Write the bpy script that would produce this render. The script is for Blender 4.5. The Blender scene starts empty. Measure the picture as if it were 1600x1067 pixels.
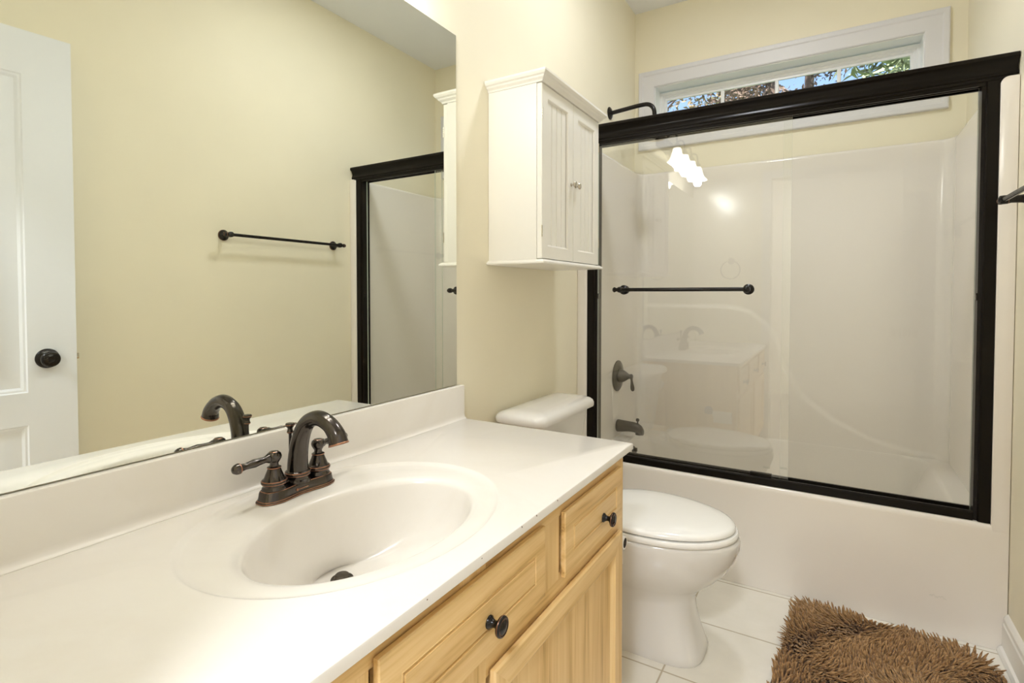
import bpy, bmesh, math, random
from math import sin, cos, pi, radians, sqrt
from mathutils import Vector, Matrix

SC = bpy.context.scene
COL = SC.collection

# ------------------------------------------------------------------ camera
cam_d = bpy.data.cameras.new('camera')
cam_d.sensor_width = 36.0
cam_d.lens = 18.75
cam_d.shift_y = -0.0329
cam_d.clip_start = 0.02
cam = bpy.data.objects.new('camera', cam_d)
cam.location = (1.0092, 0.0, 1.1486)
cam.rotation_euler = (radians(90 - 1.458), 0, radians(31.084))
COL.objects.link(cam)
SC.camera = cam

# ------------------------------------------------------------------ colour management
SC.view_settings.view_transform = 'Standard'
SC.view_settings.look = 'None'
SC.view_settings.gamma = 1.0
SC.view_settings.use_curve_mapping = False
SC.view_settings.exposure = 0.0
SC.cycles.use_denoising = True
SC.cycles.max_bounces = 16
SC.cycles.diffuse_bounces = 8
SC.cycles.glossy_bounces = 8
SC.cycles.transmission_bounces = 8
SC.cycles.transparent_max_bounces = 16
SC.cycles.sample_clamp_indirect = 6.0

# ------------------------------------------------------------------ sky, sun, lamps
W = bpy.data.worlds.new('sky')
SC.world = W
W.use_nodes = True
nt = W.node_tree
bg = nt.nodes['Background']
sky = nt.nodes.new('ShaderNodeTexSky')
sky.sky_type = 'NISHITA'
sky.sun_disc = False
sky.sun_elevation = radians(48)
sky.sun_rotation = radians(200)
nt.links.new(sky.outputs[0], bg.inputs[0])
bg.inputs[1].default_value = 0.30


def lamp(name, kind, loc, energy, color=(1, 1, 1), size=0.1, rot=(0, 0, 0), size_y=None):
    d = bpy.data.lights.new(name, kind)
    d.energy = energy
    d.color = color
    if kind == 'AREA':
        if size_y:
            d.shape = 'RECTANGLE'
            d.size_y = size_y
        else:
            d.shape = 'DISK'
        d.size = size
    elif kind == 'SUN':
        d.angle = radians(0.6)
    else:
        d.shadow_soft_size = size
    o = bpy.data.objects.new(name, d)
    o.location = loc
    o.rotation_euler = rot
    COL.objects.link(o)
    return o


WARM = (0.97, 0.99, 1.0)
SHADES = [0.385, 0.59, 0.795, 1.0]          # y of the four vanity lamps
SHADE_X, SHADE_Z = 0.12, 2.0
# sun comes over the house and lights the trees beyond the window
lamp('sun', 'SUN', (0, -5, 9), 11.0, (1.0, 0.95, 0.86), rot=(radians(42), 0, radians(-12)))
# added fill lamps, out of view: ceiling fixture, and hall behind the door
lamp('added_ceiling_fill', 'AREA', (0.66, 1.92, 2.758), 10.0, (0.96, 0.985, 1.05), 0.20)
lamp('added_hall_fill', 'AREA', (1.05, -1.0, 2.655), 56, (0.95, 0.985, 1.06), 0.36)
for i, y in enumerate(SHADES):
    lamp('vanity_bulb', 'POINT', (SHADE_X, y, SHADE_Z - 0.012), 1.85, WARM, 0.03)


# ------------------------------------------------------------------ materials
def mat(name, color, rough=0.5, metal=0.0, spec=0.5, coat=0.0, sss=0.0):
    m = bpy.data.materials.new(name)
    m.use_nodes = True
    b = m.node_tree.nodes['Principled BSDF']
    b.inputs['Base Color'].default_value = (*color, 1)
    b.inputs['Roughness'].default_value = rough
    b.inputs['Metallic'].default_value = metal
    b.inputs['Specular IOR Level'].default_value = spec
    b.inputs['Coat Weight'].default_value = coat
    b.inputs['Coat Roughness'].default_value = 0.08
    return m


def N(m, t, **kw):
    n = m.node_tree.nodes.new(t)
    for k, v in kw.items():
        setattr(n, k, v)
    return n


def L(m, a, b):
    m.node_tree.links.new(a, b)


def coords(m, scale, kind='Object', rot=(0, 0, 0), loc=(0, 0, 0)):
    tc = N(m, 'ShaderNodeTexCoord')
    mp = N(m, 'ShaderNodeMapping')
    mp.inputs['Scale'].default_value = scale
    mp.inputs['Rotation'].default_value = rot
    mp.inputs['Location'].default_value = loc
    L(m, tc.outputs[kind], mp.inputs[0])
    return mp.outputs[0]


def noise(m, vec, scale=5, detail=4, rough=0.5, dist=0.0):
    n = N(m, 'ShaderNodeTexNoise')
    n.inputs['Scale'].default_value = scale
    n.inputs['Detail'].default_value = detail
    n.inputs['Roughness'].default_value = rough
    n.inputs['Distortion'].default_value = dist
    L(m, vec, n.inputs['Vector'])
    return n.outputs[0]


def ramp(m, fac, stops):
    r = N(m, 'ShaderNodeValToRGB')
    el = r.color_ramp.elements
    while len(el) < len(stops):
        el.new(0.5)
    for e, (p, c) in zip(el, stops):
        e.position = p
        e.color = (*c, 1)
    L(m, fac, r.inputs[0])
    return r.outputs[0]


def bump(m, h, strength=0.1, dist=0.002):
    b = N(m, 'ShaderNodeBump')
    b.inputs['Strength'].default_value = strength
    b.inputs['Distance'].default_value = dist
    L(m, h, b.inputs['Height'])
    L(m, b.outputs[0], m.node_tree.nodes['Principled BSDF'].inputs['Normal'])


def bsdf(m):
    return m.node_tree.nodes['Principled BSDF']


def painted(name, c, rough=0.6, var=0.03, bscale=260, bstr=0.08, spec=0.4):
    m = mat(name, c, rough, spec=spec)
    v = coords(m, (1, 1, 1))
    n = noise(m, v, 1.6, 3)
    L(m, ramp(m, n, [(0.3, tuple(x * (1 - var) for x in c)), (0.7, tuple(min(1, x * (1 + var)) for x in c))]),
      bsdf(m).inputs['Base Color'])
    bump(m, noise(m, v, bscale, 2), bstr, 0.001)
    return m


M = {}
M['wall'] = painted('yellow_wall_paint', (0.865, 0.815, 0.655), 0.55)
M['ceiling'] = painted('ceiling_paint', (0.84, 0.86, 0.90), 0.8)
M['trim'] = painted('white_trim_paint', (0.84, 0.83, 0.80), 0.35, 0.01, 40, 0.02)
M['door'] = painted('white_door_paint', (0.77, 0.80, 0.86), 0.42, 0.01, 60, 0.04)
M['cab'] = painted('white_cabinet_paint', (0.885, 0.87, 0.825), 0.32, 0.01, 80, 0.02)
M['casing'] = painted('window_casing_paint', (0.72, 0.72, 0.75), 0.4, 0.01, 60, 0.02)
M['vinyl'] = mat('white_vinyl', (0.86, 0.87, 0.88), 0.35)
M['porcelain'] = mat('white_porcelain', (0.75, 0.735, 0.705), 0.10, spec=0.5, coat=0.4)
M['seat'] = mat('white_seat_plastic', (0.88, 0.875, 0.85), 0.14, spec=0.5, coat=0.3)
M['fiber'] = painted('cream_gelcoat', (0.87, 0.83, 0.785), 0.14, 0.008, 30, 0.01, 0.5)
M['black'] = mat('bronze_black_metal', (0.006, 0.004, 0.0025), 0.28, 0.0, 0.18)
M['knob'] = mat('dark_bronze', (0.010, 0.008, 0.007), 0.22, 0.2, 0.4)
M['bronze'] = mat('oil_rubbed_bronze', (0.085, 0.074, 0.066), 0.17, 0.95)
M['copper'] = mat('rubbed_copper_edge', (0.36, 0.175, 0.105), 0.28, 0.95)
M['aged'] = mat('aged_bronze', (0.095, 0.080, 0.062), 0.34, 0.85)
M['nickel'] = mat('brushed_nickel', (0.62, 0.58, 0.52), 0.25, 1.0)
M['steel'] = mat('steel_screw', (0.7, 0.7, 0.7), 0.3, 1.0)
M['paper'] = painted('tissue_paper', (0.88, 0.87, 0.85), 0.9, 0.01, 150, 0.2)
M['card'] = mat('cardboard_core', (0.10, 0.08, 0.065), 0.9)
M['dark'] = mat('dark_gap', (0.02, 0.02, 0.02), 0.8)
M['hallwall'] = painted('hall_wall_paint', (0.80, 0.76, 0.66), 0.6)
M['hallfloor'] = painted('hall_carpet', (0.55, 0.48, 0.38), 0.9, 0.1, 300, 0.5)

# cultured marble: faint veins in cream
m = mat('cultured_marble', (0.86, 0.815, 0.735), 0.20, spec=0.4)
v = coords(m, (1, 1, 1))
L(m, ramp(m, noise(m, v, 3.2, 6, 0.6, 1.4), [(0.30, (0.745, 0.705, 0.64)), (0.5, (0.77, 0.735, 0.68)), (0.72, (0.78, 0.75, 0.695))]),
  bsdf(m).inputs['Base Color'])
M['marble'] = m


def wood(name, grain, seed):
    m = mat(name, (0.7, 0.45, 0.2), 0.38, spec=0.4)
    s = [26, 26, 26]
    s['xyz'.index(grain)] = 1.5
    v = coords(m, tuple(s), loc=(seed, seed * 2, seed * 3))
    n1 = noise(m, v, 1.3, 5, 0.55, 0.5)
    s2 = [190, 190, 190]
    s2['xyz'.index(grain)] = 4.0
    n2 = noise(m, coords(m, tuple(s2)), 1.0, 4, 0.6)
    s3 = [7, 7, 7]
    s3['xyz'.index(grain)] = 0.7
    n3 = noise(m, coords(m, tuple(s3), loc=(seed * 5, 0, seed)), 1.5, 3, 0.5, 0.6)
    mx = N(m, 'ShaderNodeMath', operation='MULTIPLY_ADD')
    L(m, n2, mx.inputs[0])
    mx.inputs[1].default_value = 0.45
    L(m, n1, mx.inputs[2])
    c = ramp(m, mx.outputs[0], [(0.47, (0.43, 0.25, 0.09)), (0.59, (0.69, 0.455, 0.185)),
                                (0.72, (0.79, 0.55, 0.255)), (0.92, (0.85, 0.62, 0.32))])
    mc = N(m, 'ShaderNodeMix', data_type='RGBA', blend_type='MULTIPLY')
    mc.inputs[0].default_value = 0.6
    L(m, c, mc.inputs[6])
    L(m, ramp(m, n3, [(0.35, (0.80, 0.74, 0.62)), (0.6, (1, 1, 1))]), mc.inputs[7])
    L(m, mc.outputs[2], bsdf(m).inputs['Base Color'])
    bump(m, n2, 0.12, 0.0008)
    return m


M['wood_y'] = wood('oak_grain_along', 'y', 1.7)
M['wood_z'] = wood('oak_grain_upright', 'z', 4.1)

# floor tile
m = mat('white_floor_tile', (0.8, 0.78, 0.72), 0.2, spec=0.5)
tc = N(m, 'ShaderNodeTexCoord')
sp = N(m, 'ShaderNodeSeparateXYZ')
L(m, tc.outputs['Object'], sp.inputs[0])


def grid_dist(m, out, off, pitch):
    a = N(m, 'ShaderNodeMath', operation='SUBTRACT')
    L(m, out, a.inputs[0])
    a.inputs[1].default_value = off
    b = N(m, 'ShaderNodeMath', operation='PINGPONG')
    L(m, a.outputs[0], b.inputs[0])
    b.inputs[1].default_value = pitch / 2
    return b.outputs[0]


mn = N(m, 'ShaderNodeMath', operation='MINIMUM')
L(m, grid_dist(m, sp.outputs[0], 0.576, 0.311), mn.inputs[0])
L(m, grid_dist(m, sp.outputs[1], 1.606, 0.3145), mn.inputs[1])
st = N(m, 'ShaderNodeMapRange')
st.inputs[1].default_value = 0.0016
st.inputs[2].default_value = 0.0034
L(m, mn.outputs[0], st.inputs[0])
tile = ramp(m, noise(m, coords(m, (1, 1, 1)), 7, 5, 0.6, 0.4), [(0.3, (0.80, 0.77, 0.69)), (0.7, (0.86, 0.83, 0.76))])
mc = N(m, 'ShaderNodeMix', data_type='RGBA')
L(m, st.outputs[0], mc.inputs[0])
mc.inputs[6].default_value = (0.52, 0.45, 0.34, 1)
L(m, tile, mc.inputs[7])
L(m, mc.outputs[2], bsdf(m).inputs['Base Color'])
bump(m, st.outputs[0], 0.4, 0.002)
M['tile'] = m

# mirror
m = mat('mirror_silver', (0.86, 0.88, 0.82), 0.0, 1.0)
M['mirror'] = m
M['mirror_edge'] = mat('mirror_edge_glass', (0.10, 0.12, 0.09), 0.2)


def thin_glass(name, tint, f0):
    m = bpy.data.materials.new(name)
    m.use_nodes = True
    t = m.node_tree
    t.nodes.remove(t.nodes['Principled BSDF'])
    out = t.nodes['Material Output']
    geo = N(m, 'ShaderNodeNewGeometry')
    dt = N(m, 'ShaderNodeVectorMath', operation='DOT_PRODUCT')
    L(m, geo.outputs['Normal'], dt.inputs[0])
    L(m, geo.outputs['Incoming'], dt.inputs[1])
    ab = N(m, 'ShaderNodeMath', operation='ABSOLUTE')
    L(m, dt.outputs['Value'], ab.inputs[0])
    om = N(m, 'ShaderNodeMath', operation='SUBTRACT')
    om.inputs[0].default_value = 1
    L(m, ab.outputs[0], om.inputs[1])
    pw = N(m, 'ShaderNodeMath', operation='POWER')
    L(m, om.outputs[0], pw.inputs[0])
    pw.inputs[1].default_value = 5
    ma = N(m, 'ShaderNodeMath', operation='MULTIPLY_ADD')
    L(m, pw.outputs[0], ma.inputs[0])
    ma.inputs[1].default_value = 1 - f0
    ma.inputs[2].default_value = f0
    tr = N(m, 'ShaderNodeBsdfTransparent')
    tr.inputs[0].default_value = (*tint, 1)
    gl = N(m, 'ShaderNodeBsdfGlossy')
    gl.inputs['Roughness'].default_value = 0.0
    gl.inputs[0].default_value = (1, 1, 1, 1)
    mx = N(m, 'ShaderNodeMixShader')
    L(m, ma.outputs[0], mx.inputs[0])
    L(m, tr.outputs[0], mx.inputs[1])
    L(m, gl.outputs[0], mx.inputs[2])
    L(m, mx.outputs[0], out.inputs[0])
    return m


M['glass'] = thin_glass('shower_glass', (0.985, 0.992, 0.985), 0.07)
M['glass_inner'] = thin_glass('inner_shower_glass', (0.985, 0.992, 0.985), 0.013)
M['pane'] = thin_glass('window_glass', (0.97, 0.98, 0.98), 0.03)
M['glass_edge'] = mat('glass_edge', (0.62, 0.70, 0.62), 0.2)
M['etch'] = mat('etched_mark', (0.55, 0.55, 0.50), 0.6)


def glow(name, c, s):
    m = mat(name, (0.9, 0.9, 0.88), 0.3)
    bsdf(m).inputs['Emission Color'].default_value = (*c, 1)
    bsdf(m).inputs['Emission Strength'].default_value = s
    return m


M['shade'] = glow('lit_opal_glass', (1, 0.94, 0.84), 7.0)
M['fill_lens'] = glow('added_light_lens', (1, 0.95, 0.88), 2.0)  # glow for the lens of the added ceiling light

# rug pile
m = mat('brown_shag', (0.36, 0.19, 0.09), 0.75, spec=0.25)
L(m, ramp(m, noise(m, coords(m, (1, 1, 1)), 90, 2), [(0.3, (0.20, 0.10, 0.034)), (0.7, (0.47, 0.285, 0.128))]), bsdf(m).inputs['Base Color'])
bsdf(m).inputs['Sheen Weight'].default_value = 0.15
M['rug'] = m
M['rugback'] = mat('rug_backing', (0.07, 0.035, 0.016), 0.9)
# outside
M['bark'] = painted('tree_bark', (0.12, 0.085, 0.07), 0.9, 0.3, 20, 0.5)
for k, c in {'leaf_tan': (0.36, 0.27, 0.16), 'leaf_olive': (0.22, 0.21, 0.11), 'leaf_green': (0.30, 0.36, 0.20), 'leaf_brown': (0.24, 0.17, 0.135)}.items():
    M[k] = painted(k, c, 0.6, 0.45, 30, 0.1)
M['grass'] = painted('lawn', (0.10, 0.16, 0.05), 0.9, 0.3, 30, 0.4)


# ------------------------------------------------------------------ mesh helpers
def box(bm, x0, x1, y0, y1, z0, z1, mi=0, bev=0.0, seg=2):
    vs = [bm.verts.new(p) for p in ((x0, y0, z0), (x1, y0, z0), (x1, y1, z0), (x0, y1, z0),
                                    (x0, y0, z1), (x1, y0, z1), (x1, y1, z1), (x0, y1, z1))]
    fs = [bm.faces.new([vs[i] for i in q]) for q in
          ((3, 2, 1, 0), (4, 5, 6, 7), (0, 1, 5, 4), (1, 2, 6, 5), (2, 3, 7, 6), (3, 0, 4, 7))]
    for f in fs:
        f.material_index = mi
    if bev > 0:
        es = list({e for f in fs for e in f.edges})
        bmesh.ops.bevel(bm, geom=es, offset=bev, segments=seg, profile=0.6, affect='EDGES', clamp_overlap=True, material=-1)
    return fs


def loft(bm, rings, closed=True, cap0=True, cap1=True, mi=0, mis=None, loop=False):
    """rings: lists of points of equal length; faces between neighbours"""
    vr = [[bm.verts.new(p) for p in r] for r in rings]
    n = len(rings[0])
    last = len(vr) if loop else len(vr) - 1
    for j in range(last):
        a, b = vr[j], vr[(j + 1) % len(vr)]
        for i in range(n if closed else n - 1):
            k = (i + 1) % n
            try:
                f = bm.faces.new((a[i], a[k], b[k], b[i]))
                f.material_index = mis[j] if mis else mi
            except ValueError:
                pass
    if not loop:
        if cap0:
            f = bm.faces.new(list(reversed(vr[0])))
            f.material_index = mis[0] if mis else mi
        if cap1:
            f = bm.faces.new(vr[-1])
            f.material_index = mis[-1] if mis else mi
    return vr


def frame_for(axis):
    a = Vector(axis).normalized()
    h = Vector((0, 0, 1)) if abs(a.z) < 0.9 else Vector((1, 0, 0))
    u = h.cross(a).normalized()
    return a, u, a.cross(u)


def lathe(bm, prof, o=(0, 0, 0), axis=(0, 0, 1), seg=32, mi=0, cap=True):
    """prof: (radius, height[, material of the segment that starts here])"""
    a, u, w = frame_for(axis)
    o = Vector(o)
    rings = [[o + a * p[1] + (u * cos(2 * pi * i / seg) + w * sin(2 * pi * i / seg)) * max(p[0], 1e-5) for i in range(seg)] for p in prof]
    mis = [(p[2] if len(p) > 2 else mi) for p in prof]
    loft(bm, rings, True, cap, cap, mis=mis)


def tube(bm, pts, rad, seg=16, mi=0, cap=True, squash=None):
    pts = [Vector(p) for p in pts]
    if not isinstance(rad, (list, tuple)):
        rad = [rad] * len(pts)
    rings = []
    t0 = (pts[1] - pts[0]).normalized()
    a, u, w = frame_for(t0)
    for i, p in enumerate(pts):
        t = (pts[min(i + 1, len(pts) - 1)] - pts[max(i - 1, 0)]).normalized()
        u = (u - t * u.dot(t)).normalized()
        w = t.cross(u)
        rings.append([p + (u * cos(2 * pi * k / seg) + w * sin(2 * pi * k / seg)) * rad[i] for k in range(seg)])
    loft(bm, rings, True, cap, cap, mi=mi)


def bez(p, n=24):
    """Catmull-Rom through points"""
    p = [Vector(q) for q in p]
    P = [p[0] * 2 - p[1]] + p + [p[-1] * 2 - p[-2]]
    out = []
    for i in range(1, len(P) - 2):
        for k in range(n):
            t = k / n
            a, b, c, d = P[i - 1], P[i], P[i + 1], P[i + 2]
            out.append(0.5 * ((2 * b) + (c - a) * t + (2 * a - 5 * b + 4 * c - d) * t * t + (3 * b - a - 3 * c + d) * t ** 3))
    out.append(p[-1])
    return out


def interp(xs, ys, x):
    if x <= xs[0]:
        return ys[0]
    for i in range(len(xs) - 1):
        if x <= xs[i + 1]:
            t = (x - xs[i]) / (xs[i + 1] - xs[i])
            return ys[i] + (ys[i + 1] - ys[i]) * t
    return ys[-1]


def sweep_rect(bm, prof, x0, x1, z0, z1, y, mi=0):
    """mitred picture frame in the xz plane: prof = (outward offset from the opening, depth towards -y)"""
    rings = []
    for cx, cz, sx, sz in ((x0, z0, -1, -1), (x1, z0, 1, -1), (x1, z1, 1, 1), (x0, z1, -1, 1)):
        rings.append([(cx + sx * a, y - d, cz + sz * a) for a, d in prof])
    loft(bm, rings, True, False, False, mi=mi, loop=True)


def extrude_prof(bm, prof, a, b, axis='x', mi=0):
    """closed profile of the two other coordinates run along an axis"""
    def P(t, p):
        return {'x': (t, p[0], p[1]), 'y': (p[0], t, p[1]), 'z': (p[0], p[1], t)}[axis]
    loft(bm, [[P(a, p) for p in prof], [P(b, p) for p in prof]], True, True, True, mi=mi)


def rrect(x0, x1, y0, y1, r, n=6):
    pts = []
    for cx, cy, a0 in ((x1 - r, y1 - r, 0), (x0 + r, y1 - r, 90), (x0 + r, y0 + r, 180), (x1 - r, y0 + r, 270)):
        for k in range(n + 1):
            a = radians(a0 + 90 * k / n)
            pts.append((cx + r * cos(a), cy + r * sin(a)))
    return pts


def world_loc(o):
    v = Vector((0, 0, 0))
    while o:
        v += o.location
        o = o.parent
    return v


def obj(name, bm, mats, parent=None, smooth=True, angle=38, local=False):
    bmesh.ops.recalc_face_normals(bm, faces=bm.faces[:])
    me = bpy.data.meshes.new(name)
    if parent is not None and not local:
        off = world_loc(parent)
        for v in bm.verts:
            v.co -= off
    bm.to_mesh(me)
    bm.free()
    for mm in (mats if isinstance(mats, (list, tuple)) else [mats]):
        me.materials.append(mm)
    if smooth:
        me.polygons.foreach_set('use_smooth', [True] * len(me.polygons))
        me.set_sharp_from_angle(angle=radians(angle))
    o = bpy.data.objects.new(name, me)
    COL.objects.link(o)
    if parent is not None:
        o.parent = parent
    return o


def thing(name, label, cat, loc=(0, 0, 0), group=None):
    o = bpy.data.objects.new(name, None)
    o.empty_display_size = 0.05
    o.location = loc
    COL.objects.link(o)
    o['label'] = label
    o['category'] = cat
    if group:
        o['group'] = group
    return o


def tag(o, label, cat, group=None):
    o['label'] = label
    o['category'] = cat
    if group:
        o['group'] = group
    return o


def struct(o, label=None):
    o['kind'] = 'structure'
    if label:
        o['label'] = label
    return o


def B():
    return bmesh.new()


# ------------------------------------------------------------------ room shell
RW, YF, YN, HC = 1.50, 3.065, -0.03, 2.774      # right wall, far wall, near wall, ceiling
TH = 0.12
bm = B(); box(bm, -TH, 0, YN - TH, YF + TH, 0, HC)
struct(obj('wall_left', bm, M['wall']))
bm = B(); box(bm, RW, RW + TH, YN - TH, YF + TH, 0, HC)
struct(obj('wall_right', bm, M['wall']))
# far wall with the transom window opening
WX0, WX1, WZ0, WZ1 = 0.112, 1.352, 2.062, 2.338
bm = B()
box(bm, 0, WX0, YF, YF + TH, 0, HC)
box(bm, WX1, RW, YF, YF + TH, 0, HC)
box(bm, WX0, WX1, YF, YF + TH, 0, WZ0)
box(bm, WX0, WX1, YF, YF + TH, WZ1, HC)
struct(obj('wall_far', bm, M['wall']))
# near wall with the doorway the picture is taken from
DX0, DX1, DZ = 0.58, 1.43, 2.05
bm = B()
box(bm, 0, DX0, YN - TH, YN, 0, HC)
box(bm, DX1, RW, YN - TH, YN, 0, HC)
box(bm, DX0, DX1, YN - TH, YN, DZ, HC)
struct(obj('wall_near', bm, M['wall']))
bm = B(); box(bm, -TH, RW + TH, YN - TH, YF + TH, HC, HC + 0.1)
struct(obj('ceiling', bm, M['ceiling']))
bm = B(); box(bm, -TH, RW + TH, YN - TH, YF + TH, -0.1, 0)
struct(obj('floor', bm, M['tile']))
# hall beyond the doorway
bm = B(); box(bm, -0.8, 2.6, -2.3, YN - TH, -0.1, 0); struct(obj('floor_hall', bm, M['hallfloor']))
bm = B(); box(bm, -0.8, 2.6, -2.3, YN - TH, HC, HC + 0.1); struct(obj('ceiling_hall', bm, M['ceiling']))
bm = B()
box(bm, -0.8, 2.6, -2.42, -2.3, 0, HC)
box(bm, -0.92, -0.8, -2.42, YN - TH, 0, HC)
box(bm, 2.6, 2.72, -2.42, YN - TH, 0, HC)
box(bm, -0.8, -TH, YN - TH, YN, 0, HC)
box(bm, RW + TH, 2.6, YN - TH, YN, 0, HC)
struct(obj('wall_hall', bm, M['hallwall']))
# door casing and jamb
bm = B()
for y0, y1 in ((YN, YN + 0.014), (YN - TH - 0.014, YN - TH)):
    box(bm, DX0 - 0.055, DX0 + 0.006, y0, y1, 0, DZ + 0.055, 0, 0.003)
    box(bm, DX1 - 0.006, RW - 0.002, y0, y1, 0, DZ + 0.055, 0, 0.003)
    box(bm, DX0 + 0.006, DX1 - 0.006, y0, y1, DZ - 0.006, DZ + 0.055, 0, 0.003)
struct(obj('trim_1', bm, M['trim']))


def baseboard(name, axis, a, b, face, sgn, h=0.128):
    """stepped baseboard with a shoe moulding; face = wall plane, sgn = into the room"""
    s = sgn
    prof = [(face, 0), (face + s * 0.026, 0), (face + s * 0.026, 0.008), (face + s * 0.021, 0.018), (face + s * 0.014, 0.022),
            (face + s * 0.014, h - 0.035), (face + s * 0.011, h - 0.030), (face + s * 0.011, h - 0.016), (face + s * 0.006, h - 0.006), (face, h)]
    bm = B()
    extrude_prof(bm, prof, a, b, axis)
    return struct(obj(name, bm, M['trim'], angle=25))


baseboard('baseboard_right', 'y', 0.0, 2.253, RW, -1)
baseboard('baseboard_left', 'y', 1.335, 2.253, 0.0, 1)

# ------------------------------------------------------------------ window
win = bpy.data.objects.new('window_1', None)
win.location = ((WX0 + WX1) / 2, YF, WZ0)
COL.objects.link(win)
struct(win, 'white transom window with three muntins high above the shower')
bm = B()
sweep_rect(bm, [(-0.006, 0), (-0.006, 0.012), (-0.001, 0.015), (0.056, 0.017), (0.062, 0.021), (0.080, 0.021), (0.084, 0.018), (0.084, 0)],
           WX0, WX1, WZ0, WZ1, YF - 0.0005)
obj('casing', bm, M['casing'], win, angle=25)
bm = B()
ty = 0.010
box(bm, WX0, WX1, YF - 0.004, YF + 0.10, WZ1 - ty, WZ1)
box(bm, WX0, WX1, YF - 0.004, YF + 0.10, WZ0, WZ0 + ty)
box(bm, WX0, WX0 + ty, YF - 0.004, YF + 0.10, WZ0 + ty, WZ1 - ty)
box(bm, WX1 - ty, WX1, YF - 0.004, YF + 0.10, WZ0 + ty, WZ1 - ty)
obj('reveal', bm, M['vinyl'], win)
gx0, gx1, gz0, gz1 = 0.160, 1.306, 2.112, 2.279
bm = B()
yb = YF + 0.112
prof = [(-0.0, 0.0), (0.0, 0.014), (0.010, 0.014), (0.013, 0.022), (0.022, 0.022), (0.025, 0.030), (0.042, 0.030), (0.042, 0.0)]
sweep_rect(bm, prof, gx0, gx1, gz0, gz1, yb)
obj('sash', bm, M['vinyl'], win, angle=25)
for x in (0.466, 0.737, 1.018):
    bm = B(); box(bm, x - 0.009, x + 0.009, yb - 0.014, yb - 0.002, gz0, gz1, 0, 0.003)
    obj('muntin', bm, M['vinyl'], win)
bm = B(); box(bm, gx0, gx1, yb - 0.002, yb + 0.002, gz0, gz1)
obj('window_pane', bm, M['pane'], win)

# ------------------------------------------------------------------ vanity cabinet
VY0, VY1, VX = -0.022, 1.33, 0.545
van = thing('vanity_cabinet', 'light oak vanity cabinet with drawers and doors under the cream counter', 'cabinet', (0.27, 0.65, 0))
bm = B()
box(bm, 0.003, VX - 0.02, VY0, VY0 + 0.016, 0.0, 0.741, 1)            # end panels, floor, back rail
box(bm, 0.003, VX - 0.02, VY1 - 0.016, VY1, 0.0, 0.741, 1, 0.001)
box(bm, 0.003, VX - 0.02, VY0 + 0.016, VY1 - 0.016, 0.10, 0.115, 0)
box(bm, 0.003, 0.012, VY0 + 0.016, VY1 - 0.016, 0.115, 0.60, 0)
box(bm, VX - 0.075, VX - 0.06, VY0 + 0.016, VY1 - 0.016, 0.0, 0.10, 0)
obj('carcass', bm, [M['wood_y'], M['wood_z']], van)
bm = B()
zt, zb = 0.741, 0.10
for y0, y1 in ((VY0, VY0 + 0.055), (0.620, 0.690), (VY1 - 0.050, VY1)):
    box(bm, VX - 0.02, VX, y0, y1, zb, zt, 1, 0.001)
for y0, y1 in ((0.367, 0.442), (0.877, 0.952)):
    box(bm, VX - 0.0201, VX - 0.0001, y0, y1, 0.579, 0.705, 1)
for z0, z1 in ((0.705, zt), (0.540, 0.590), (zb, 0.135)):
    box(bm, VX - 0.0202, VX - 0.0002, VY0 + 0.05, VY1 - 0.045, z0, z1, 0)
obj('face_frame', bm, [M['wood_y'], M['wood_z']], van)


def knob(parent, x, y, z, s=1.0, m=None, copper=True):
    bm = B()
    k = 1 if copper else 0
    q = 1.2 * s
    lathe(bm, [(0.0105 * s, 0), (0.0105 * s, 0.002 * s), (0.0075 * s, 0.005 * s), (0.0055 * s, 0.010 * s), (0.0058 * s, 0.014 * s), (0.011 * s, 0.018 * s),
               (0.0155 * s, 0.0205 * s), (0.0165 * s, 0.023 * s, k), (0.0163 * s, 0.0238 * s), (0.0152 * s, 0.0262 * s), (0.0135 * s, 0.0272 * s, k), (0.0130 * s, 0.0272 * s),
               (0.0115 * s, 0.0262 * s, k), (0.0110 * s, 0.0262 * s), (0.006 * s, 0.0285 * s), (0.0, 0.029 * s)], (x, y, z), (1, 0, 0), 32)
    return obj('knob', bm, [m or M['knob'], M['copper']], parent, angle=50)


def drawer_front(name, y0, y1, z0, z1, ky, kz):
    bm = B()
    x0, x1 = VX, VX + 0.013
    b, r = 0.044, 0.0045

    def ring(d, x):
        return [(x, y0 + d, z0 + d), (x, y1 - d, z0 + d), (x, y1 - d, z1 - d), (x, y0 + d, z1 - d)]
    box(bm, x0 - 0.012, x0 + 0.0035, y0 + 0.008, y1 - 0.008, z0 + 0.008, z1 - 0.008)
    loft(bm, [ring(0, x0 + 0.0030), ring(0, x1 - 0.003), ring(0.002, x1 - 0.001), ring(b - 0.006, x1 - 0.0005), ring(b - 0.005, x1 + 0.0002),
              ring(b - 0.0025, x1 - 0.0034), ring(b, x1 - 0.0020), ring(b + 0.001, x1)], True, True, True)
    o = obj(name, bm, M['wood_y'], van, angle=12)
    knob(o, x1, ky, kz)
    return o


drawer_front('drawer', 0.957, 1.289, 0.581, 0.713, 1.160, 0.630)
drawer_front('drawer', 0.447, 0.872, 0.586, 0.718, 0.680, 0.640)
drawer_front('drawer', 0.030, 0.362, 0.581, 0.713, 0.200, 0.630)


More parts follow.
